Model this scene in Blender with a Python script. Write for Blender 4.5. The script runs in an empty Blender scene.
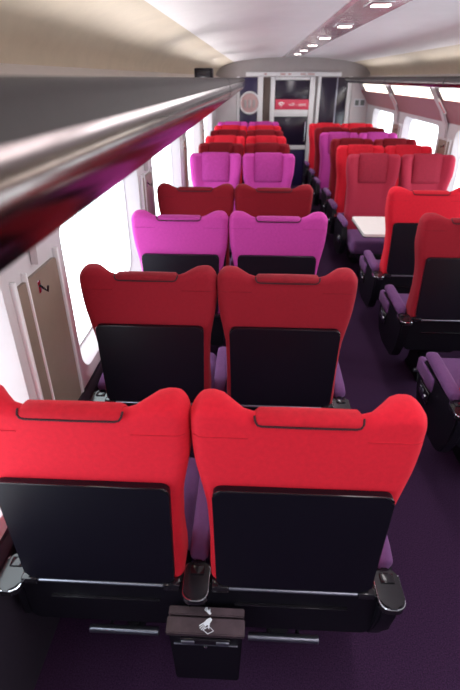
import bpy, bmesh, math, random
from mathutils import Vector, Matrix
random.seed(4)
D = bpy.data; SC = bpy.context.scene; C = SC.collection
PI = math.pi

# ---------------------------------------------------------------- camera, world, exposure
cam_d = D.cameras.new('camera'); cam = D.objects.new('camera', cam_d); C.objects.link(cam); SC.camera = cam
F = 470.0; PITCH = math.atan(267/F); YAW = math.atan(27*math.cos(PITCH)/F)
cam.location = (0, 0, 1.85)
cam.rotation_euler = (PI/2-PITCH, 0, YAW)
cam_d.sensor_fit = 'VERTICAL'; cam_d.sensor_height = 36; cam_d.lens = F/690*36
cam_d.clip_start = 0.02
cam_d.dof.use_dof = True; cam_d.dof.focus_distance = 1.7; cam_d.dof.aperture_fstop = 3.2

W = D.worlds.new('daylight'); SC.world = W; W.use_nodes = True
bg = W.node_tree.nodes['Background']; bg.inputs[0].default_value = (.90, .95, 1, 1); bg.inputs[1].default_value = 5.0
SC.view_settings.view_transform = 'Standard'; SC.view_settings.look = 'None'
SC.view_settings.gamma = 1; SC.view_settings.exposure = 0.18; SC.view_settings.use_curve_mapping = False

XL, XR, XC = -.75, 2.02, .635          # side walls, coach centre
Y0, Y1 = -2.2, 9.75                    # coach runs on behind the camera
WZ0, WZ1 = .68, 1.40                   # window band
WIN = [(-1.95+.05, -.62), (-.12, 1.27), (1.76, 3.12), (3.60, 5.02), (5.50, 6.92), (7.40, 8.82)]
WINR = [(-1.95+.05, -.40), (.08, 1.47), (1.95, 3.38), (3.86, 5.30), (5.80, 7.22), (7.78, 9.15)]

def area(name, loc, rot, sx, sy, power, col=(1,1,1), portal=False):
    l = D.lights.new(name, 'AREA'); l.shape = 'RECTANGLE'; l.size = sx; l.size_y = sy; l.energy = power; l.color = col
    o = D.objects.new(name, l); C.objects.link(o); o.location = loc; o.rotation_euler = rot
    if portal: l.cycles.is_portal = True
    return o
for side, ws in ((XL-.11, WIN), (XR+.11, WINR)):
    for a, b in ws:
        s = -1 if side < 0 else 1
        area('window_portal', (side, (a+b)/2, (WZ0+WZ1)/2), (PI/2, 0, -s*PI/2 if s < 0 else PI/2), b-a, WZ1-WZ0, 1, portal=True)
# fix orientation: the portal's -Z looks into the coach
for o in C.objects:
    if o.name.startswith('window_portal'):
        v = Vector((1,0,0)) if o.location.x < 0 else Vector((-1,0,0))
        o.rotation_euler = v.to_track_quat('-Z', 'Y').to_euler()
        # after tracking, local X lies along the coach
CEIL_W = 6
for i in range(7):
    area('ceiling_lamp_light', (XC, -1.2+1.6*i, 2.12), (0, 0, 0), .22, 1.2, CEIL_W, (1, .93, .95))

for xx in (XL+.20, XR-.20):      # unseen fill lights added along the racks to brighten the ceiling
    for i in range(4):
        area('ceiling_fill_light', (xx, -.9+3.0*i, 1.80), (0, PI+(math.radians(58) if xx < XC else -math.radians(58)), 0), .08, 2.6, 8, (1, .96, .96))

# ---------------------------------------------------------------- materials
M = {}
def mat(name, col, rough=.5, metal=0, spec=.5, sheen=0, noise=0, nscale=60, bump=0, bscale=300, emit=None, coat=0, col2=None):
    m = D.materials.new(name); m.use_nodes = True; nt = m.node_tree; p = nt.nodes['Principled BSDF']
    p.inputs['Base Color'].default_value = (*col, 1); p.inputs['Roughness'].default_value = rough
    p.inputs['Metallic'].default_value = metal; p.inputs['Specular IOR Level'].default_value = spec
    if sheen:
        p.inputs['Sheen Weight'].default_value = sheen; p.inputs['Sheen Roughness'].default_value = .45
        p.inputs['Sheen Tint'].default_value = (*[min(1, c*1.3+.12) for c in col], 1)
    if coat: p.inputs['Coat Weight'].default_value = coat; p.inputs['Coat Roughness'].default_value = .08
    if emit: p.inputs['Emission Color'].default_value = (*emit[0], 1); p.inputs['Emission Strength'].default_value = emit[1]
    if noise or bump:
        tc = nt.nodes.new('ShaderNodeTexCoord')
    if noise:
        n = nt.nodes.new('ShaderNodeTexNoise'); n.inputs['Scale'].default_value = nscale; n.inputs['Detail'].default_value = 5
        n.inputs['Roughness'].default_value = .65
        nt.links.new(tc.outputs['Object'], n.inputs['Vector'])
        r = nt.nodes.new('ShaderNodeMapRange'); r.inputs[1].default_value = .3; r.inputs[2].default_value = .7
        nt.links.new(n.outputs['Fac'], r.inputs[0])
        mx = nt.nodes.new('ShaderNodeMix'); mx.data_type = 'RGBA'
        a = [c*(1-noise) for c in col]; b = col2 or [min(1, c*(1+noise)) for c in col]
        mx.inputs[6].default_value = (*a, 1); mx.inputs[7].default_value = (*b, 1)
        nt.links.new(r.outputs[0], mx.inputs[0]); nt.links.new(mx.outputs[2], p.inputs['Base Color'])
    if bump:
        n2 = nt.nodes.new('ShaderNodeTexNoise'); n2.inputs['Scale'].default_value = bscale; n2.inputs['Detail'].default_value = 3
        nt.links.new(tc.outputs['Object'], n2.inputs['Vector'])
        bp = nt.nodes.new('ShaderNodeBump'); bp.inputs['Strength'].default_value = bump; bp.inputs['Distance'].default_value = .004
        nt.links.new(n2.outputs['Fac'], bp.inputs['Height']); nt.links.new(bp.outputs[0], p.inputs['Normal'])
    M[name] = m; return m
FAB = {'red': (.70, .014, .034), 'wine': (.30, .011, .024), 'crimson': (.21, .006, .014), 'magenta': (.50, .050, .32),
       'rose': (.36, .022, .05), 'purple': (.14, .055, .165)}
for k, c in FAB.items():
    mat('velvet_'+k, c, rough=.85, spec=.2, sheen=.35, noise=.07, nscale=70, bump=.25, bscale=420)
    mat('pillow_'+k, tuple(x*.80 for x in c), rough=.8, spec=.2, sheen=.3, noise=.12, nscale=50, bump=.25, bscale=420)
mat('carpet', (.031, .013, .038), rough=.95, spec=.1, noise=.45, nscale=190, bump=.5, bscale=500, col2=(.066, .026, .078))
mat('black_plastic', (.006, .005, .009), rough=.45, spec=.25, bump=.05, bscale=900)
mat('tray_black', (.005, .004, .009), rough=.38, spec=.3, bump=.04, bscale=700)
mat('gloss_black', (.012, .010, .014), rough=.14, spec=.5)
mat('chrome', (.62, .62, .68), rough=.12, metal=1)
mat('grey_metal', (.28, .29, .36), rough=.3, metal=.9)
mat('dark_trim', (.03, .004, .01), rough=.8)
mat('rack_grey', (.052, .043, .042), rough=.6, spec=.3, metal=0, noise=.06, nscale=20)
mat('rack_mirror', (.17, .14, .135), rough=.17, metal=1, noise=.1, nscale=9)
mat('rack_seam', (.02, .01, .01), rough=.6)
mat('wall_light', (.62, .58, .60), rough=.45, noise=.03, nscale=12)
mat('wall_dark', (.022, .013, .026), rough=.7, noise=.15, nscale=60)
mat('cream', (.60, .51, .40), rough=.6, noise=.05, nscale=8, bump=.05, bscale=160)
mat('ceiling_white', (.82, .78, .80), rough=.55, noise=.03, nscale=5)
mat('bulkhead', (.42, .38, .38), rough=.6, noise=.05, nscale=10)
mat('wine_panel', (.37, .165, .19), rough=.55, noise=.06, nscale=20)
mat('taupe', (.25, .195, .155), rough=.4, noise=.08, nscale=7)
mat('white_frame', (.78, .78, .80), rough=.35)
mat('rubber', (.02, .02, .02), rough=.7)
mat('table_white', (.88, .87, .84), rough=.35, noise=.02, nscale=15)
mat('dark_glass', (.018, .012, .03), rough=.2, spec=.5)
mat('blue_panel', (.022, .014, .07), rough=.3)
mat('brown_panel', (.10, .065, .055), rough=.4)
mat('sign_red', (.72, .06, .12), rough=.4)
mat('sign_white', (.9, .88, .88), rough=.5)
mat('sticker_white', (.72, .74, .80), rough=.4)
mat('lamp', (1, .97, .88), rough=.5, emit=((1, .93, .76), 3.2))
mat('lamp_small', (1, .95, .9), rough=.5, emit=((1, .9, .85), 6))
mat('pink_display', (.75, .10, .14), rough=.35)
mat('strip_mirror', (.78, .75, .77), rough=.26, metal=.75, noise=.25, nscale=6)
mat('bin_lid', (.12, .085, .10), rough=.25, metal=.7, noise=.2, nscale=25)
mat('picto_grey', (.16, .19, .19), rough=.6)
mat('disc_pink', (.55, .36, .36), rough=.4, noise=.1, nscale=9)
g = D.materials.new('window_glass'); g.use_nodes = True; nt = g.node_tree; nt.nodes.clear()
o_ = nt.nodes.new('ShaderNodeOutputMaterial'); mx = nt.nodes.new('ShaderNodeMixShader'); tr = nt.nodes.new('ShaderNodeBsdfTransparent')
tr.inputs[0].default_value = (.93, .96, .96, 1)
gl = nt.nodes.new('ShaderNodeBsdfGlossy'); gl.inputs['Roughness'].default_value = .02
mx.inputs[0].default_value = .06
nt.links.new(tr.outputs[0], mx.inputs[1]); nt.links.new(gl.outputs[0], mx.inputs[2]); nt.links.new(mx.outputs[0], o_.inputs[0]); M['window_glass'] = g

# ---------------------------------------------------------------- helpers
def link_mesh(name, me, parent=None, loc=None):
    o = D.objects.new(name, me); C.objects.link(o)
    if parent: o.parent = parent
    if loc: o.location = loc
    return o
def finish(bm, name, m, smooth=True, angle=35):
    bmesh.ops.recalc_face_normals(bm, faces=bm.faces)
    me = D.meshes.new(name); bm.to_mesh(me); bm.free()
    for k in (m if isinstance(m, (list, tuple)) else [m]): me.materials.append(M[k])
    if smooth:
        for p in me.polygons: p.use_smooth = True
        me.set_sharp_from_angle(angle=math.radians(angle))
    return me
def obj(name, bm, m, parent=None, **k): return link_mesh(name, finish(bm, name, m, **k), parent)
def box(bm, c, s, bev=0, seg=2, rot=None, mi=0):
    r = bmesh.ops.create_cube(bm, size=1); vs = r['verts']
    bmesh.ops.scale(bm, vec=s, verts=vs)
    fs = list({f for v in vs for f in v.link_faces})
    if bev:
        es = list({e for v in vs for e in v.link_edges})
        rr = bmesh.ops.bevel(bm, geom=es, offset=min(bev, min(s)*.49), segments=seg, affect='EDGES', profile=.5)
        vs = list({v for f in rr['faces'] for v in f.verts} | {v for v in vs if v.is_valid})
    vs = [v for v in vs if v.is_valid]
    allv = set(vs); 
    if rot is not None: bmesh.ops.transform(bm, matrix=rot.to_4x4() if hasattr(rot, 'to_4x4') else rot, verts=vs)
    bmesh.ops.translate(bm, vec=c, verts=vs)
    if mi:
        for f in {f for v in vs for f in v.link_faces}: f.material_index = mi
    return bm
def cyl(bm, p, q, r, seg=16):
    p, q = Vector(p), Vector(q); d = q-p
    m = Matrix.Translation((p+q)/2) @ d.to_track_quat('Z', 'Y').to_matrix().to_4x4()
    bmesh.ops.create_cone(bm, cap_ends=True, segments=seg, radius1=r, radius2=r, depth=d.length, matrix=m)
    return bm
def tube(bm, pts, r, seg=8):
    rings = []
    for i, p in enumerate(pts):
        p = Vector(p); a = Vector(pts[max(0, i-1)]); b = Vector(pts[min(len(pts)-1, i+1)])
        q = (b-a).normalized().to_track_quat('Z', 'Y')
        rings.append([bm.verts.new(p + q @ Vector((r*math.cos(2*PI*k/seg), r*math.sin(2*PI*k/seg), 0))) for k in range(seg)])
    for a, b in zip(rings, rings[1:]):
        for k in range(seg): bm.faces.new((a[k], a[(k+1) % seg], b[(k+1) % seg], b[k]))
    bm.faces.new(rings[0][::-1]); bm.faces.new(rings[-1])
    return bm
def extrude_poly(bm, pts, axis, a, b, mi=0):
    """closed polygon pts (2D) extruded along axis from a to b"""
    def P(p, t):
        return {'x': (t, p[0], p[1]), 'y': (p[0], t, p[1]), 'z': (p[0], p[1], t)}[axis]
    A = [bm.verts.new(P(p, a)) for p in pts]; B = [bm.verts.new(P(p, b)) for p in pts]
    n = len(pts); fs = []
    for i in range(n): fs.append(bm.faces.new((A[i], A[(i+1) % n], B[(i+1) % n], B[i])))
    fs.append(bm.faces.new(A)); fs.append(bm.faces.new(B[::-1]))
    for f in fs: f.material_index = mi
    return bm
def rrect(x0, x1, z0, z1, r, n=6):
    pts = []
    for cx, cz, a in ((x1-r, z1-r, 0), (x0+r, z1-r, 90), (x0+r, z0+r, 180), (x1-r, z0+r, 270)):
        for k in range(n+1):
            t = math.radians(a+90*k/n); pts.append((cx+r*math.cos(t), cz+r*math.sin(t)))
    return pts
def interp(t, tab):
    if t <= tab[0][0]: return tab[0][1]
    for (a, x), (b, y) in zip(tab, tab[1:]):
        if t <= b:
            k = (t-a)/(b-a); k = k*k*(3-2*k) if False else k
            return x+(y-x)*k
    return tab[-1][1]
def sm(t, a, b):
    t = max(0, min(1, (t-a)/(b-a))); return t*t*(3-2*t)
def thing(name, label, cat, loc=(0,0,0), rz=0, group=None):
    o = D.objects.new(name, None); o.empty_display_size = .1; C.objects.link(o); o.location = loc; o.rotation_euler = (0,0,rz)
    o['label'] = label; o['category'] = cat
    if group: o['group'] = group
    return o
def struct(o): o['kind'] = 'structure'; return o

# ---------------------------------------------------------------- the coach shell
bm = bmesh.new(); box(bm, (XC, (Y0+Y1)/2, -.03), (XR-XL+.3, Y1-Y0+.2, .06)); struct(obj('floor', bm, 'carpet', smooth=False))

prof = [(-1.385, 1.84), (-1.37, 1.93), (-1.31, 2.00), (-1.20, 2.055), (-1.05, 2.095), (-.9, 2.12), (-.5, 2.16), (0, 2.175)]
def strip_mesh(pl, th=.03):
    bm = bmesh.new(); n = len(pl)
    A = [bm.verts.new((x, Y0, z)) for x, z in pl]; B = [bm.verts.new((x, Y1, z)) for x, z in pl]
    A2 = [bm.verts.new((x, Y0, z+th)) for x, z in pl]; B2 = [bm.verts.new((x, Y1, z+th)) for x, z in pl]
    for i in range(n-1):
        bm.faces.new((A[i], A[i+1], B[i+1], B[i])); bm.faces.new((A2[i], B2[i], B2[i+1], A2[i+1]))
    bm.faces.new((A[0], B[0], B2[0], A2[0])); bm.faces.new((A[-1], A2[-1], B2[-1], B[-1]))
    return bm
mid = [(XC+x, z) for x, z in prof[4:]] + [(XC-x, z) for x, z in prof[4:-1][::-1]]
struct(obj('ceiling', strip_mesh(mid), 'ceiling_white'))
struct(obj('trim_1', strip_mesh([(XC+x, z) for x, z in prof[:5]]), 'cream'))
struct(obj('trim_2', strip_mesh([(XC-x, z) for x, z in prof[:5]][::-1]), 'cream'))

def side_wall(side, x, s, wins):
    """s=+1: the coach lies towards +x of this wall"""
    bm = bmesh.new()
    zl, zh = .62, 1.44
    ys = [Y0]
    for a, b in zip(wins, wins[1:]): ys.append((a[1]+b[0])/2)
    ys.append(Y1)
    for i, (a, b) in enumerate(wins):
        inner = rrect(a, b, WZ0, WZ1, .11, 7); n = len(inner)
        c = ((a+b)/2, (WZ0+WZ1)/2); y0, y1 = ys[i], ys[i+1]
        outer = []
        for (py, pz) in inner:
            dy, dz = py-c[0], pz-c[1]
            ky = ((y1 if dy > 0 else y0)-c[0])/dy if abs(dy) > 1e-6 else 1e9
            kz = ((zh if dz > 0 else zl)-c[1])/dz if abs(dz) > 1e-6 else 1e9
            k = min(ky, kz); outer.append((c[0]+dy*k, c[1]+dz*k))
        # corners of the bay snap to the bay's own corners
        for q in ((y1, zh), (y0, zh), (y0, zl), (y1, zl)):
            j = min(range(n), key=lambda t: (outer[t][0]-q[0])**2+(outer[t][1]-q[1])**2); outer[j] = q
        V = [bm.verts.new((x, *p)) for p in outer]; I = [bm.verts.new((x, *p)) for p in inner]
        cc = lambda p, k: (c[0]+(p[0]-c[0])*k, c[1]+(p[1]-c[1])*k)
        J = [bm.verts.new((x-s*.015, c[0]+(p[0]-c[0])*.992, c[1]+(p[1]-c[1])*.985)) for p in inner]
        K = [bm.verts.new((x-s*.10, c[0]+(p[0]-c[0])*.96, c[1]+(p[1]-c[1])*.94)) for p in inner]
        for k in range(n):
            l = (k+1) % n
            bm.faces.new((V[k], V[l], I[l], I[k])); bm.faces.new((I[k], I[l], J[l], J[k])); bm.faces.new((J[k], J[l], K[l], K[k]))
    # lower wall and dado
    box(bm, (x-s*.04, (Y0+Y1)/2, .31), (.08, Y1-Y0, .62), mi=1)
    w = struct(obj('wall_'+side, bm, ['wall_light', 'wall_dark'], angle=30))
    # heater duct / ledge below the windows
    bm = bmesh.new(); extrude_poly(bm, [(x, .0), (x+s*.028, .0), (x+s*.028, .54), (x+s*.02, .575), (x, .60)], 'y', Y0, Y1)
    b = struct(obj('baseboard_'+side, bm, 'wall_dark', angle=20))
    # windows
    for i, (a, b) in enumerate(wins):
        n_ = i+1 + (0 if side == 'left' else len(wins))
        root = struct(D.objects.new('window_%d' % n_, None)); C.objects.link(root); root.location = (x-s*.10, (a+b)/2, (WZ0+WZ1)/2)
        hw, hh = (b-a)/2*.97, (WZ1-WZ0)/2*.95
        bm = bmesh.new(); O = rrect(-hw-.02, hw+.02, -hh-.02, hh+.02, .12, 7); I = rrect(-hw+.012, hw-.012, -hh+.012, hh-.012, .10, 7); n = len(O)
        rows = [[bm.verts.new((xx, *p)) for p in L] for xx, L in ((.0, O), (s*.012, I), (-s*.02, I), (-s*.02, O))]
        for q in range(4):
            A, B = rows[q], rows[(q+1) % 4]
            for k in range(n): bm.faces.new((A[k], A[(k+1) % n], B[(k+1) % n], B[k]))
        obj('window_frame', bm, 'white_frame', root, angle=40)
        bm = bmesh.new(); extrude_poly(bm, rrect(-hw+.005, hw-.005, -hh+.005, hh-.005, .10, 7), 'x', -.012, -.006)
        obj('window_pane', bm, 'window_glass', root, smooth=False)
        for yy in (-hw*.30,):
            pass
    # wall above the windows: wine panel, cream return under the rack
    pts = [(x, 1.44), (x+s*.045, 1.55), (x+s*.085, 1.655)]
    bm = bmesh.new()
    pl = [(x-s*.02, 1.44), (x, 1.44), (x+s*.070, 1.55), (x+s*.150, 1.655), (x+s*.125, 1.668), (x-s*.02, 1.5)]
    extrude_poly(bm, pl, 'y', Y0, Y1); struct(obj('wall_%s_upper' % side, bm, 'wine_panel', angle=15))
    bm = bmesh.new()
    extrude_poly(bm, [(x-s*.02, 1.668), (x+s*.125, 1.668), (x+s*.205, 1.765), (x+s*.205, 1.80), (x-s*.02, 1.90)], 'y', Y0, Y1)
    struct(obj('trim_%d' % (3 if side == 'left' else 4), bm, 'wall_light', angle=15))
side_wall('left', XL, 1, WIN)
side_wall('right', XR, -1, WINR)

# piers between the windows: taupe panel, pale rib curving up to the rack, coat hook, seat number display
def pier(x, s, a, b, which, label_hook, label_disp):
    ym = (a+b)/2; hw = (b-a)/2
    # taupe panel + mouldings
    bm = bmesh.new(); extrude_poly(bm, rrect(ym-hw+.07, ym+hw-.10, .64, 1.27, .015, 3), 'x', x, x+s*.012)
    t = struct(obj('trim_%d' % pier.n, bm, 'taupe', angle=30)); pier.n += 1
    bm = bmesh.new()
    for yy, w in ((ym-hw+.055, .012), (ym-hw+.135, .010), (ym+hw-.085, .016)):
        box(bm, (x+s*.008, yy, .97), (.022, w, .66), .004)
    obj('moulding', bm, 'white_frame', t)
    # rib
    bm = bmesh.new()
    path = [(.004, 1.30), (.012, 1.42), (.078, 1.55), (.160, 1.66), (.235, 1.775)]
    P = [(x+s*(d+.022), z) for d, z in path] + [(x+s*(d-.002), z) for d, z in path[::-1]]
    extrude_poly(bm, P, 'y', ym-.03, ym+.05)
    struct(obj('trim_%d' % pier.n, bm, 'wall_light', angle=20)); pier.n += 1
    # coat hook
    h = thing('coat_hook', label_hook, 'hook', (x+s*.012, ym-.03, 1.22), group='coat hooks between the windows')
    bm = bmesh.new(); box(bm, (0, 0, 0), (.006, .022, .045), .002); obj('hook_plate', bm, 'chrome', h)
    bm = bmesh.new(); tube(bm, [(s*.003, .0, .005), (s*.018, .0, -.008), (s*.028, .0, -.016), (s*.032, .0, .004)], .004); obj('hook_arm', bm, 'gloss_black', h)
    # display
    d = thing('seat_number_display', label_disp, 'display', (x+s*.128, ym-.075, 1.60), group='seat number displays over the windows')
    rot = Matrix.Rotation(s*math.radians(37), 3, 'Y')
    bm = bmesh.new(); box(bm, (0, 0, 0), (.014, .045, .17), .004, rot=rot); obj('display_case', bm, 'sign_white', d)
    bm = bmesh.new(); box(bm, rot @ Vector((s*.008, -.004, -.01)), (.003, .03, .125), .001, rot=rot); obj('display_panel', bm, 'pink_display', d)
pier.n = 5
ordl = ['nearest', 'second', 'third', 'fourth', 'fifth']
for k, (a, b) in enumerate(zip(WIN[1:], WIN[2:])):
    where = ['beige pier beside the nearest left window', 'left window pier beside the purple seat row', 'left window pier beside the pink facing seats', 'farthest left window pier'][k]
    pier(XL, 1, a[1], b[0], 'l', 'small coat hook on the '+where, 'white and pink seat number display above the '+where)
for k, (a, b) in enumerate(zip(WINR[1:], WINR[2:])):
    where = ['right window pier beside the second row', 'right window pier beside the white table', 'middle right window pier, largest in view', 'farthest right window pier'][k]
    pier(XR, -1, a[1], b[0], 'r', 'small dark coat hook on the '+where, 'pink and white seat number display above the '+where)

# light diffusers below the racks
for side, x, s, wins in (('left', XL, 1, WIN), ('right', XR, -1, WINR)):
    for k, (a, b) in enumerate(wins):
        if k == 0 : continue
        pos = ['', 'beside the nearest seats', 'second from the camera', 'third from the camera', 'fourth from the camera', 'nearest the end door'][k]
        t = thing('window_lamp', 'cream glowing lamp strip under the %s luggage rack, %s' % (side, pos), 'lamp', (x+s*.170, (a+b)/2, 1.712), group='lamp strips under the luggage racks')
        w = b-a+.24; rot = Matrix.Rotation(s*math.radians(35), 3, 'Y')
        bm = bmesh.new(); box(bm, rot @ Vector((s*.004, 0, 0)), (.01, w, .118), .004, rot=rot); obj('diffuser', bm, 'lamp', t)
        for yy in (-w/2-.004, w/2+.004):
            bm = bmesh.new(); box(bm, rot @ Vector((s*.004, yy, 0)), (.016, .008, .122), .002, rot=rot)
            obj('end_cap', bm, 'grey_metal', t)

# ---------------------------------------------------------------- luggage racks
def rack(x, s, prof_front, zt, label, ya, yb, seams):
    t = thing('luggage_rack', label, 'luggage rack', (x, 0, zt))
    # grey top band, mirror rail, shelf
    gp, mp = prof_front
    def closed(pts, back): return [(p[0]-x, p[1]-zt) for p in pts] + [(p[0]-x, p[1]-zt) for p in back]
    bm = bmesh.new(); extrude_poly(bm, closed(gp, [(gp[-1][0]-s*.02, gp[-1][1]), (gp[0][0], gp[0][1]-.015)]), 'y', ya, yb); obj('top_band', bm, 'rack_grey', t, angle=50)
    bm = bmesh.new(); extrude_poly(bm, closed(mp, [(mp[-1][0]-s*.02, mp[-1][1]+.004), (mp[0][0]-s*.02, mp[0][1])]), 'y', ya, yb); obj('rail', bm, 'rack_mirror', t, angle=60)
    bm = bmesh.new(); zc = mp[-1][1]-zt+.03
    extrude_poly(bm, [(s*.212, zc+.01), (mp[-1][0]-x-s*.015, zc-.012), (mp[-1][0]-x-s*.015, zc+.006), (s*.212, zc+.03)], 'y', ya, yb); obj('shelf', bm, 'rack_grey', t, angle=20)
    for yy in seams:
        bm = bmesh.new()
        pp = [(p[0]-x+s*.002, p[1]-zt) for p in gp[1:]+mp[1:]]
        extrude_poly(bm, pp + [(p[0]-s*.012, p[1]) for p in pp[::-1]], 'y', yy-.008, yy+.008); obj('joint_band', bm, 'rack_seam', t)
zt = 1.852
gp = [(-.30, zt-.002), (-.235, zt), (-.214, zt-.006), (-.203, zt-.02), (-.197, zt-.047)]
mp = [(-.197, zt-.047)] + [(-.197+.012*math.sin(PI*k/10)-.018*(k/10)**2, zt-.047-.100*k/10) for k in range(1, 11)]
rack(XL, 1, (gp, mp), zt, 'long glossy metal luggage rack rail running close above the left seats', Y0, 9.0, [-.3, 3.9, 6.6])
zr = 1.862
xr = 1.50
gp = [(xr+.10, zr), (xr+.03, zr), (xr+.01, zr-.006), (xr, zr-.02), (xr-.002, zr-.035)]
mp = [(xr-.002, zr-.035)] + [(xr-.002-.008*math.sin(PI*k/8)+.012*(k/8)**2, zr-.035-.045*k/8) for k in range(1, 9)]
rack(XR, -1, (gp, mp), zr, 'slim dark luggage rack edge running over the right windows', Y0, 9.3, [2.4, 4.4, 6.4, 8.0])

t = thing('black_box', 'small black box standing on the far end of the left luggage rack', 'box', (-.49, 5.0, 1.800))
bm = bmesh.new(); box(bm, (0, 0, .065), (.17, .12, .13), .012); obj('case', bm, 'black_plastic', t)
bm = bmesh.new(); box(bm, (0, -.062, .065), (.12, .005, .085), .004); obj('face', bm, 'gloss_black', t)

# ---------------------------------------------------------------- ceiling strip
t = thing('ceiling_light_strip', 'long mirrored lighting channel set in the middle of the ceiling', 'ceiling light', (XC-.07, 0, 2.166))
bm = bmesh.new()
extrude_poly(bm, [(-.135, -.002), (-.12, -.014), (-.085, -.009), (.085, -.009), (.12, -.014), (.135, -.002), (.135, .01), (-.135, .01)], 'y', Y0, 9.5)
obj('channel', bm, 'strip_mirror', t, angle=10)
for i in range(8):
    yy = .6+1.05*i+.05
    bm = bmesh.new(); box(bm, (.0, yy, -.013), (.11, .20, .010), .004); obj('lamp_housing', bm, 'strip_mirror', t)
    bm = bmesh.new(); box(bm, (.01, yy, -.020), (.085, .06, .006), .002); obj('lamp_lens', bm, 'lamp_small', t)

# ---------------------------------------------------------------- end walls
bm = bmesh.new(); box(bm, (XC, Y0-.04, 1.1), (XR-XL+.3, .08, 2.3)); struct(obj('wall_back', bm, 'bulkhead', smooth=False))
bm = bmesh.new(); ye = Y1
# bulkhead with openings: built of pieces round the dark glass
def pc(x0, x1, z0, z1, m, d=.04, y=ye, name=None, parent=None, bev=.004):
    b_ = bmesh.new(); box(b_, ((x0+x1)/2, y-d/2, (z0+z1)/2), (x1-x0, d, z1-z0), bev)
    return obj(name, b_, m, parent)
o = pc(XL-.1, XR+.1, 0, 2.25, 'bulkhead', d=.08, y=ye+.08, name='wall_front'); struct(o)
n = 40
def trim(*a, **k):
    global n
    o = pc(*a, name='trim_%d' % n, **k); n += 1; return struct(o)
trim(-.20, 1.50, 1.875, 1.945, 'white_frame', d=.05)
for x0, x1 in ((.02, .115), (1.095, 1.15), (1.63, 1.70), (-.36, -.31)): trim(x0, x1, 0, 1.874, 'white_frame', d=.05)
trim(1.71, 2.02, 0, 1.80, 'wall_light', d=.05)
trim(-.75, -.37, 0, 1.80, 'wall_light', d=.05)
trim(-.305, .015, 0, 1.86, 'blue_panel', d=.02)
trim(.12, .245, 0, 1.86, 'brown_panel', d=.02)
trim(1.155, 1.625, 0, 1.86, 'dark_glass', d=.02)
trim(1.43, 1.455, 0, 1.86, 'grey_metal', d=.03)
# door
dr = struct(D.objects.new('door_1', None)); C.objects.link(dr); dr.location = (.66, ye, 0)
def dp(x0, x1, z0, z1, m, name, d=.045):
    b_ = bmesh.new(); box(b_, ((x0+x1)/2-.66, -d/2-.02, (z0+z1)/2), (x1-x0, d, z1-z0), .005); return obj(name, b_, m, dr)
dp(.25, .33, 0, 1.868, 'white_frame', 'door_frame', .06); dp(.955, 1.045, 0, 1.868, 'white_frame', 'door_frame', .06)
dp(.335, .95, 1.82, 1.868, 'white_frame', 'door_rail'); dp(.335, .95, 1.23, 1.345, 'white_frame', 'door_rail')
dp(.335, .95, .665, .735, 'white_frame', 'door_rail'); dp(.335, .95, 0, .66, 'blue_panel', 'door_panel', .02)
dp(.335, .95, 1.35, 1.815, 'dark_glass', 'door_glass', .02); dp(.335, .95, .74, 1.225, 'dark_glass', 'door_glass', .02)
for xx in (.44, .58, .74, .86):   # posts of the vestibule seen in the glass
    pass
hb = bmesh.new(); cyl(hb, (.25, -.10, .80), (.25, -.10, 1.15), .012); box(hb, (.25, -.08, .82), (.02, .05, .02)); box(hb, (.25, -.08, 1.13), (.02, .05, .02)); obj('door_handle', hb, 'chrome', dr)

sg = thing('wifi_sign', 'red sign with white wireless symbol and lettering on the end door', 'sign', (.665, ye-.068, 1.43))
bm = bmesh.new(); box(bm, (0, 0, 0), (.64, .008, .165), .002); obj('sign_plate', bm, 'sign_red', sg)
def text_mesh(txt, size):
    cu = D.curves.new('t', 'FONT'); cu.body = txt; cu.size = size; cu.extrude = .001; cu.align_x = 'CENTER'; cu.align_y = 'CENTER'
    o = D.objects.new('t', cu); C.objects.link(o); bpy.context.view_layer.update()
    me = D.meshes.new_from_object(o.evaluated_get(bpy.context.evaluated_depsgraph_get())); D.objects.remove(o); D.curves.remove(cu)
    return me
me = text_mesh('wifi - zone', .076); me.materials.append(M['sign_white'])
o = link_mesh('lettering', me, sg, (.085, -.006, 0)); o.rotation_euler = (PI/2, 0, 0)
bm = bmesh.new()
for r0, r1 in ((0, .022), (.034, .052), (.064, .084)):
    a0, a1 = math.radians(48), math.radians(132); N = 12
    pts = [(-.21+r1*math.cos(a0+(a1-a0)*k/N), -.045+r1*math.sin(a0+(a1-a0)*k/N)) for k in range(N+1)]
    pts += [(-.21+r0*math.cos(a1-(a1-a0)*k/N), -.045+r0*math.sin(a1-(a1-a0)*k/N)) for k in range(N+1)] if r0 else [(-.21, -.045)]
    extrude_poly(bm, pts, 'y', -.007, -.004)
obj('wireless_symbol', bm, 'sign_white', sg, smooth=False)

hp = thing('header_notice', 'row of faint red pictograms on the white header above the end door', 'notice', (.6, ye-.052, 1.91))
for xx, ww in ((-.45, .05), (-.14, .09), (-.02, .05), (.22, .10), (.36, .12)):
    bm = bmesh.new(); box(bm, (xx, 0, 0), (ww, .004, .028), .001); 
    obj('pictogram', bm, 'disc_pink', hp)

rm = thing('round_porthole', 'round pink disc with white rim on the dark blue end panel', 'porthole', (-.125, ye-.03, 1.45))
bm = bmesh.new(); cyl(bm, (0, 0, 0), (0, -.02, 0), .165, 40); obj('disc', bm, 'disc_pink', rm)
bm = bmesh.new(); tube(bm, [(.175*math.cos(2*PI*k/40), -.02, .175*math.sin(2*PI*k/40)) for k in range(41)], .017, 8); obj('rim', bm, 'white_frame', rm)
bm = bmesh.new()
for k in (-.08, 0, .08): box(bm, (k, -.022, -.01), (.05, .006, .13), .002)
obj('panel_slats', bm, 'bulkhead', rm)

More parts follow.
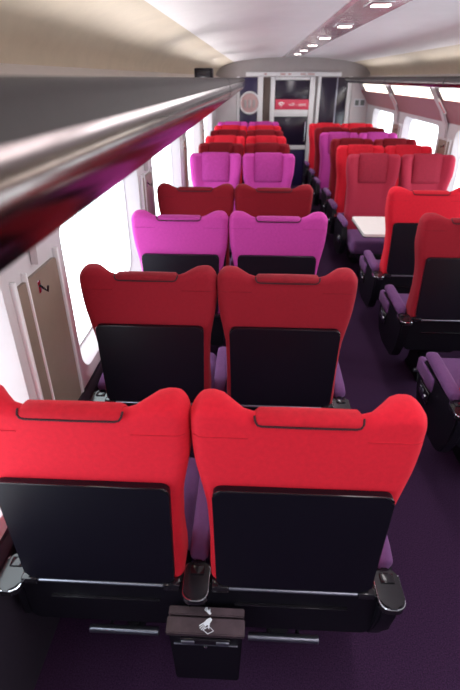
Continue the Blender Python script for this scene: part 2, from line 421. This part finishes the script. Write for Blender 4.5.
ps = thing('pictogram_sign', 'small grey pictogram sign on the white end wall, right of the door', 'sign', (1.87, ye-.058, 1.46))
bm = bmesh.new(); box(bm, (0, 0, 0), (.20, .008, .13), .003); obj('plate', bm, 'sticker_white', ps)
for k in (-.05, .05):
    bm = bmesh.new(); box(bm, (k, -.006, 0), (.07, .004, .085), .002); obj('pictogram', bm, 'picto_grey', ps)

# ---------------------------------------------------------------- seats
SEATW = .2655
HW = [(.46, .230), (.62, .238), (.75, .236), (.88, .241), (.95, .2540), (1.03, .2690), (1.10, .2745), (1.17, .2750), (1.22, .2740)]
TH = [(.46, .17), (.6, .155), (.8, .115), (1.0, .085), (1.13, .055), (1.2, .045)]
FW = [(.46, .0), (.75, .005), (.9, .03), (1.03, .062), (1.2, .06)]
FLAT = False
def ztop(u):
    a = abs(u)
    z = (1.196 + .006*sm(a, .42, .7)) if FLAT else 1.178 + .027*sm(a, .42, .76)
    z -= .036*max(0, (a-.84)/.16)**2.4
    return z
US = [-1, -.994, -.98, -.96, -.93, -.90, -.86, -.8, -.72, -.63, -.54, -.46, -.36, -.24, -.12, 0]
US = US + [-u for u in US[:-1][::-1]]
def flat_backrest_bm():
    global FLAT
    FLAT = True; b = backrest_bm(); FLAT = False; return b
def backrest_bm():
    bm = bmesh.new(); rings = []
    zb = .48
    S = [0, .02, .08, .16, .24, .32, .4, .48, .54, .60, .66, .72, .77, .82, .87, .91, .94, .96]
    for s in S: rings.append((s, 0))
    for k in range(1, 7): rings.append((.96+.04*math.sin(PI/2*k/6), 1-math.cos(PI/2*k/6)))
    V = []
    for s, c in rings:
        fr, bk = [], []
        for u in US:
            zt_ = ztop(u); z = zb+(zt_-zb)*s
            hw = interp(z, HW); th = interp(z, TH); f = interp(z, FW)*sm(abs(u), .5, .8)
            a = max(0, (abs(u)-.88)/.12); rnd = 1-math.sqrt(max(0, 1-a*a))
            half = (th+f)/2
            y0 = rnd*min(.036, half*.98); y1 = th+f-rnd*min(.05, half*.98)
            bul = .006*(1-u*u)*sm(z, .95, 1.1)
            y0 -= bul*0
            m_ = (y0+y1)/2
            cc = c if c < 1 else .999
            y0 = y0+(m_-y0)*cc*.95; y1 = y1+(m_-y1)*cc*.95
            bk.append((u*hw, y0, z)); fr.append((u*hw, y1, z))
        V.append([bm.verts.new(p) for p in bk] + [bm.verts.new(p) for p in fr[::-1]])
    N = len(V[0])
    for A, B in zip(V, V[1:]):
        for k in range(N): bm.faces.new((A[k], A[(k+1) % N], B[(k+1) % N], B[k]))
    nu = len(US)
    for A in (V[0], V[-1]):
        for k in range(nu-1):
            bm.faces.new((A[k], A[k+1], A[N-2-k], A[N-1-k]))
    bmesh.ops.remove_doubles(bm, verts=bm.verts, dist=.0003)
    return bm
MC = {}
def cached(key, fn, m, **k):
    kk = (key, m if isinstance(m, str) else tuple(m))
    if kk not in MC: MC[kk] = finish(fn(), key, m, **k)
    return MC[kk]
def high_cover_bm():
    b = cover_bm()
    for v in b.verts: v.co.z += .024*sm(v.co.z, 1.05, 1.15); v.co.x *= 1.10
    return b
def cover_bm():
    """headrest cushion: strap over the top of the back, pad down the front"""
    bm = bmesh.new(); hw = .120; secs = []
    path = [(-.001, 1.166, .003), (-.001, 1.171, .004), (.004, 1.176, .004), (.012, 1.178, .005), (.026, 1.179, .006), (.038, 1.177, .008), (.052, 1.160, .010), (.070, 1.10, .013), (.086, 1.03, .013), (.096, .965, .011), (.097, .948, .008), (.092, .940, .003)]
    for i, (y, z, t) in enumerate(path):
        a = Vector(path[max(0, i-1)][:2]); b = Vector(path[min(len(path)-1, i+1)][:2]); d = (b-a).normalized(); nrm = Vector((-d.y, d.x))
        row = []
        W_ = hw*(1.0 if i < 6 else 1.04)
        for x, k in ((-W_, -.6), (-W_, .3), (-W_*.94, 1), (-W_*.5, 1.1), (0, 1.15), (W_*.5, 1.1), (W_*.94, 1), (W_, .3), (W_, -.6)):
            p = Vector((y, z)) + nrm*t*k; row.append(bm.verts.new((x, p.x, p.y)))
        secs.append(row)
    N = len(secs[0])
    for A, B in zip(secs, secs[1:]):
        for k in range(N): bm.faces.new((A[k], A[(k+1) % N], B[(k+1) % N], B[k]))
    bm.faces.new(secs[0]); bm.faces.new(secs[-1][::-1])
    return bm
def cover_trim_bm():
    bm = bmesh.new(); tube(bm, [(-.124, .010, 1.182), (-.122, -.002, 1.174), (-.116, -.005, 1.166), (-.106, -.005, 1.163), (0, -.005, 1.162), (.106, -.005, 1.163), (.116, -.005, 1.166), (.122, -.002, 1.174), (.124, .010, 1.182)], .0026, 8); return bm
def piping_bm(s):
    def fn():
        bm = bmesh.new(); pts = []
        for k in range(13):
            u = s*(.50+.5*k/12); z = 1.122
            a = max(0, (abs(u)-.88)/.12); rnd = 1-math.sqrt(max(0, 1-min(1, a*a)))
            pts.append((u*interp(z, HW), rnd*.036-.0003, z))
        for y in (.05, .07, .09): pts.append((s*(interp(1.122, HW)+.0005), y, 1.122))
        tube(bm, pts, .0016, 8); return bm
    return fn
def tray_bm():
    bm = bmesh.new()
    O = [(x*(1-.035*(1-(z-.60)/.365)), z) for x, z in rrect(-.222, .222, .60, .972, .022, 5)]
    extrude_poly(bm, O, 'y', -.026, -.003)
    es = [e for e in bm.edges if all(abs(v.co.y+.026) < 1e-5 for v in e.verts)]
    bmesh.ops.bevel(bm, geom=es, offset=.005, segments=3, affect='EDGES')
    return bm
def tray_rim_bm():
    bm = bmesh.new(); O = [(x*(1-.035*(1-(z-.60)/.365)), z) for x, z in rrect(-.2215, .2215, .601, .9715, .022, 5)]
    pts = [(x, -.0225, z) for x, z in O if z > .62]
    # open rim over the top and down both sides
    i0 = max(range(len(pts)), key=lambda i: pts[i][0]-pts[i][2]); pts = pts[i0:]+pts[:i0]
    pts = sorted([p for p in pts if p[0] > 0], key=lambda p: p[2]) + sorted([p for p in pts if p[0] <= 0], key=lambda p: -p[2])
    pts = [(.2145, -.0225, .63)] + pts + [(-.2145, -.0225, .63)]
    tube(bm, pts, .0022, 8); return bm
def hinge_bm():
    bm = bmesh.new(); cyl(bm, (-.19, -.022, .588), (.19, -.022, .588), .006); return bm
def hblock_bm(x):
    def fn():
        bm = bmesh.new(); box(bm, (x, -.018, .590), (.05, .03, .026), .006); return bm
    return fn
def shell_bm():
    bm = bmesh.new()
    O = rrect(-.246, .246, .375, .592, .03, 5)
    extrude_poly(bm, O, 'y', -.008, .10)
    return bm
def pan_bm():
    bm = bmesh.new(); box(bm, (0, .34, .33), (.27, .46, .10), .03, 3); return bm
def pocket_bm():
    bm = bmesh.new(); box(bm, (0, -.012, .50), (.33, .012, .005), .002); return bm
def cushion_bm():
    bm = bmesh.new(); box(bm, (0, .385, .435), (.455, .47, .13), .045, 4); return bm
def leg_bm():
    bm = bmesh.new(); extrude_poly(bm, [(.18, 0), (.50, 0), (.44, .06), (.42, .25), (.24, .25), (.22, .06)], 'x', -.035, .035)
    bmesh.ops.bevel(bm, geom=bm.edges[:], offset=.006, segments=2, affect='EDGES'); return bm
def foot_bm():
    bm = bmesh.new(); cyl(bm, (-.12, .075, .175), (.12, .075, .175), .0135); return bm
def footarm_bm(x):
    def fn():
        bm = bmesh.new(); tube(bm, [(x, .080, .172), (x, .12, .18), (x, .24, .22)], .007); return bm
    return fn
# armrests are built at x=0 and placed
def arm_pad_bm():
    bm = bmesh.new(); N = 14; secs = []
    path = [(.062, .600, .6), (.072, .603, .92), (.12, .605, 1), (.25, .612, 1), (.36, .618, 1), (.40, .618, .97), (.425, .610, .80), (.436, .600, .45)]
    for y, z, k in path:
        row = []
        for j in range(N):
            a = 2*PI*j/N; cx, sx = math.cos(a), math.sin(a)
            row.append(bm.verts.new((.030*k*math.copysign(abs(cx)**.7, cx), y, z+.026*k*math.copysign(abs(sx)**.7, sx))))
        secs.append(row)
    for A, B in zip(secs, secs[1:]):
        for j in range(N): bm.faces.new((A[j], A[(j+1) % N], B[(j+1) % N], B[j]))
    bm.faces.new(secs[0]); bm.faces.new(secs[-1][::-1]); return bm
def arm_cap_bm():
    bm = bmesh.new(); extrude_poly(bm, rrect(-.036, .036, -.065, .060, .028, 6), 'z', .568, .595)
    es = [e for e in bm.edges if all(v.co.z > .59 for v in e.verts)]
    bmesh.ops.bevel(bm, geom=es, offset=.006, segments=2, affect='EDGES'); return bm
def arm_rim_bm():
    bm = bmesh.new(); O = rrect(-.036, .036, -.065, .060, .028, 6)
    pts = [(x, y, .590) for x, y in O]; pts.append(pts[0]); 
    k = len(pts)//2; tube(bm, pts[k-3:]+pts[1:2], .0024, 6); return bm
def arm_lid_bm():
    bm = bmesh.new(); box(bm, (0, .025, .597), (.040, .030, .005), .002); return bm
def arm_body_bm():
    bm = bmesh.new()
    P = [(-.045, .567), (-.04, .50), (-.01, .40), (.03, .31), (.08, .28), (.28, .27), (.40, .31), (.45, .40), (.46, .50), (.42, .585), (.07, .585)]
    extrude_poly(bm, P, 'x', -.026, .026)
    bmesh.ops.bevel(bm, geom=[e for e in bm.edges], offset=.008, segments=2, affect='EDGES'); return bm
def arm_slim_bm():
    bm = bmesh.new(); box(bm, (0, .22, .55), (.030, .40, .05), .012); box(bm, (0, .05, .47), (.03, .12, .17), .01); return bm
def plate_bm(s):
    def fn():
        bm = bmesh.new(); rot = Matrix.Rotation(math.radians(-8), 3, 'X')
        box(bm, (s*.030, .33, .445), (.010, .13, .07), .004, rot=None); return bm
    return fn
def knob_bm(s):
    def fn():
        bm = bmesh.new(); cyl(bm, (s*.034, .30, .44), (s*.042, .30, .44), .013, 16); return bm
    return fn
def pbtn_bm(s):
    def fn():
        bm = bmesh.new()
        for y in (.335, .365): box(bm, (s*.036, y, .45), (.004, .018, .022), .001)
        return bm
    return fn
def bolster_bm(s):
    def fn():
        bm = bmesh.new(); box(bm, (s*.016, .37, .53), (.04, .24, .085), .018, 4); return bm
    return fn

def seat(label, x, y, color, rz, aisle, win_arm, group):
    """aisle: local sign of the side that carries the big armrest (0: none); win_arm: list of local signs with slim armrests"""
    t = thing('train_seat', label, 'seat', (x, y, 0), rz, group)
    V = 'velvet_'+color
    L = lambda name, fn, m, p=t, key=None, **k: link_mesh(name, cached(key or name, fn, m, **k), p)
    if rz:
        b = L('backrest', flat_backrest_bm, V, key='flat_backrest', angle=60); b.name = 'backrest'; b.scale.x = .945
        c = L('headrest_cover', high_cover_bm, 'pillow_'+color, key='high_cover', angle=60); c.name = 'headrest_cover'
    else:
        L('backrest', backrest_bm, V, angle=60)
        c = L('headrest_cover', cover_bm, 'pillow_'+color, angle=60)
        L('edge_trim', cover_trim_bm, 'dark_trim', c)
    for s in (() if rz else (-1, 1)): L('piping', piping_bm(s), 'pillow_'+color, key='piping%d' % s)
    tr = L('tray_table', tray_bm, 'tray_black', angle=30)
    L('rim', tray_rim_bm, 'gloss_black', tr)
    h = L('hinge_bar', hinge_bm, 'grey_metal', tr)
    for s in (-1, 1): L('hinge_block', hblock_bm(s*.205), 'gloss_black', tr, key='hb%d' % s)
    L('lower_shell', shell_bm, 'black_plastic', angle=30)
    L('slot', pocket_bm, 'gloss_black')
    L('seat_cushion', cushion_bm, 'velvet_purple', angle=50)
    L('seat_pan', pan_bm, 'black_plastic', angle=50)
    L('leg', leg_bm, 'black_plastic', angle=40)
    f = L('footrest_bar', foot_bm, 'grey_metal')
    for s in (-1, 1): L('footrest_arm', footarm_bm(s*.05), 'black_plastic', f, key='fa%d' % s)
    edge = not aisle
    for s, big in ([(aisle, True)] if aisle else []) + [(w, False) for w in win_arm]:
        a = L('armrest', arm_body_bm if big else arm_slim_bm, 'black_plastic', key='arm%d' % big, angle=40)
        a.location = (s*(.272 if big else (.2755 if not edge else .262)), 0, 0)
        L('arm_pad', arm_pad_bm, 'velvet_purple', a, angle=50)
        L('arm_cap', arm_cap_bm, 'gloss_black', a, angle=40)
        L('cap_rim', arm_rim_bm, 'chrome', a)
        L('cap_lid', arm_lid_bm, 'gloss_black', a)
        if big:
            L('control_plate', plate_bm(s), 'gloss_black', a, key='plate%d' % s)
            L('control_knob', knob_bm(s), 'chrome', a, key='knob%d' % s)
            L('control_buttons', pbtn_bm(s), 'grey_metal', a, key='pb%d' % s)
            if not rz: L('side_bolster', bolster_bm(s), 'velvet_purple', a, key='bol%d' % s, angle=50)
    return t

XA, XW = .1370, -.4140       # left block: aisle seat, window seat
XA2, XW2 = 1.1470, 1.7030    # right block
# the facing rows are given by the Y of the rear face of their backs
LEFT = [(.842, 'red', 0, 'bright red seat in the nearest left row, largest in view'),
        (1.70, 'wine', 0, 'wine red seat in the second left row, ahead of the nearest pair'),
        (2.59, 'magenta', 0, 'pink-purple seat turned away, third left row'),
        (3.37, 'crimson', 0, 'dark crimson seat turned away, fourth left row between two pink rows'),
        (5.02, 'magenta', 1, 'pink-purple seat facing the camera with a pale headrest pad'),
        (5.84, 'crimson', 1, 'dark crimson seat facing the camera right behind the pink facing pair'),
        (6.62, 'red', 1, 'bright red seat facing the camera, second row behind the pink facing pair'),
        (7.40, 'crimson', 1, 'dark crimson seat facing the camera, third row behind the pink facing pair'),
        (8.15, 'red', 1, 'red seat facing the camera, last but one left row'),
        (8.88, 'magenta', 1, 'purple seat facing the camera in the farthest left row')]
for i, (y, col, face, lab) in enumerate(LEFT):
    g = 'left seats turned away from the camera' if not face else 'left seats facing the camera'
    if not face:
        seat(lab+', aisle side', XA, y, col, 0, 1, [-1], g)
        seat(lab+', window side', XW, y, col, 0, 0, [-1], g)
    else:
        seat(lab+', aisle side', XA-.003, y, col, PI, -1, [1], g)
        seat(lab+', window side', XW+.022, y, col, PI, 0, [1], g)
RIGHT = [(1.70, 'purple', 0, 'seat by the right frame edge, only its purple armrest showing'),
         (2.60, 'wine', 0, 'wine red seat across the aisle, cut by the right frame edge'),
         (3.33, 'red', 0, 'bright red seat across the aisle, before the white table'),
         (5.03, 'rose', 1, 'rose red seat with headrest pad facing the white table across the aisle'),
         (5.72, 'red', 1, 'bright red facing seat across the aisle, behind the rose pair'),
         (6.38, 'crimson', 1, 'dark crimson facing seat across the aisle, second behind the rose pair'),
         (7.12, 'magenta', 1, 'pink-purple facing seat across the aisle'),
         (7.85, 'crimson', 1, 'dark crimson facing seat across the aisle, behind the pink-purple row'),
         (8.62, 'red', 1, 'bright red facing seat in the farthest right row')]
for i, (y, col, face, lab) in enumerate(RIGHT):
    g = 'right seats turned away from the camera' if not face else 'right seats facing the camera'
    dx = {6.38: .02, 7.12: -.025, 7.85: -.02, 8.62: -.03}.get(y, 0)
    if not face:
        seat(lab, XA2+.052, y, 'red' if col == 'purple' else col, 0, -1, [1], g)
    else:
        seat(lab+', aisle side', XA2+.018+dx, y, col, PI, 1, [-1], g)
        seat(lab+', window side', XW2-.016+dx, y, col, PI, 0, [-1], g)

# ---------------------------------------------------------------- white table across the aisle
t = thing('folding_table', 'white table top between the red seat and the rose facing seats', 'table', (1.42, 4.19, 0))
bm = bmesh.new(); extrude_poly(bm, rrect(-.50, .52, -.29, .29, .03, 4), 'z', .700, .722); obj('table_top', bm, 'table_white', t, angle=30)
bm = bmesh.new(); extrude_poly(bm, rrect(-.505, .525, -.295, .295, .032, 4), 'z', .694, .699); obj('table_edge', bm, 'black_plastic', t)
bm = bmesh.new(); box(bm, (.40, 0, .347), (.06, .30, .694), .015); obj('leg', bm, 'grey_metal', t)

# ---------------------------------------------------------------- waste bin between the two nearest seats
t = thing('waste_bin', 'small dark waste bin with white hand symbols hanging between the nearest red seats', 'bin', (-.108, .752, .225))
bm = bmesh.new(); extrude_poly(bm, [(-.097, 0), (.097, 0), (.106, .250), (-.106, .250)], 'y', .0, .060)
bmesh.ops.bevel(bm, geom=bm.edges[:], offset=.004, segments=2, affect='EDGES'); obj('bin_body', bm, 'black_plastic', t, angle=40)
ZL = lambda y: .262 + (y+.008)*.30            # slope of the lids
bm = bmesh.new(); extrude_poly(bm, [(-.008, ZL(-.008)-.016), (-.008, ZL(-.008)), (.033, ZL(.033)), (.033, ZL(.033)-.010)], 'x', -.112, .112)
bmesh.ops.bevel(bm, geom=bm.edges[:], offset=.0025, segments=2, affect='EDGES'); obj('front_lid', bm, 'bin_lid', t, angle=30)
bm = bmesh.new(); extrude_poly(bm, [(.038, ZL(.038)-.016), (.038, ZL(.038)), (.060, ZL(.060)), (.060, ZL(.060)-.016)], 'x', -.110, .110)
bmesh.ops.bevel(bm, geom=bm.edges[:], offset=.0025, segments=2, affect='EDGES'); obj('rear_lid', bm, 'bin_lid', t, angle=30)
bm = bmesh.new(); box(bm, (0, -.004, .222), (.145, .010, .026), .004); h = obj('lock_plate', bm, 'gloss_black', t)
for s in (-1, 1):
    bm = bmesh.new(); box(bm, (s*.050, -.010, .222), (.038, .005, .014), .002); obj('latch', bm, 'grey_metal', h)
bm = bmesh.new(); box(bm, (0, -.002, .198), (.185, .005, .003), .001); obj('seam_line', bm, 'grey_metal', t)
bm = bmesh.new(); box(bm, (0, -.004, .190), (.010, .006, .010), .002); obj('lock_stud', bm, 'chrome', t)
def hand(cx, cy, sc, flip):
    """open hand: palm polygon, four fingers and a thumb lying on the lid"""
    bm = bmesh.new()
    def add(P):
        vs = []
        for px, py in P:
            x, y = cx+px*sc, cy+py*sc*flip; vs.append(bm.verts.new((x, y, ZL(y)+.0004)))
        f = bm.faces.new(vs); r = bmesh.ops.extrude_face_region(bm, geom=[f])
        bmesh.ops.translate(bm, vec=(0, 0, .0010), verts=[v for v in r['geom'] if isinstance(v, bmesh.types.BMVert)])
    add([(-.30, .12), (-.05, -.22), (.50, .02), (.85, .55), (.60, .80), (.10, .55)])
    for k, ln in enumerate((.62, .72, .70, .55)):
        t0 = k/3; bx, by = -.27+.28*t0-.02, .10-.36*t0+.03
        ang = math.radians(212+10*k); dx, dy = math.cos(ang), math.sin(ang); nx, ny = -dy*.062, dx*.062
        add([(bx+nx, by+ny), (bx+dx*ln+nx*.8, by+dy*ln+ny*.8), (bx+dx*(ln+.06), by+dy*(ln+.06)), (bx+dx*ln-nx*.8, by+dy*ln-ny*.8), (bx-nx+.12, by-ny+.05)])
    add([(.30, -.02), (.42, -.50), (.52, -.52), (.56, .08)])
    return bm
obj('hand_symbol', hand(.000, .016, .021, 1), 'sticker_white', t, smooth=False)
obj('hand_symbol', hand(.004, .049, .012, -1), 'sticker_white', t, smooth=False)
bm = bmesh.new()
q = [(.008, -.007), (.024, .001), (.010, .011), (-.006, .002), (.008, -.007)]
tube(bm, [(a, b, ZL(b)+.0012) for a, b in q], .0011, 6); obj('paper_symbol', bm, 'sticker_white', t)
bm = bmesh.new(); box(bm, (-.028, .066, .20), (.05, .012, .10), .003); obj('bracket', bm, 'black_plastic', t)

# ---------------------------------------------------------------- socket console between the two nearest seats
t = thing('socket_console', 'glossy black console with power socket between the nearest red seats', 'console', (-.1385, .905, .52))
bm = bmesh.new(); box(bm, (0, -.045, -.05), (.052, .075, .13), .010); obj('console_body', bm, 'gloss_black', t)
bm = bmesh.new(); box(bm, (.0, -.045, .017), (.040, .034, .006), .003); obj('socket_lid', bm, 'grey_metal', t)
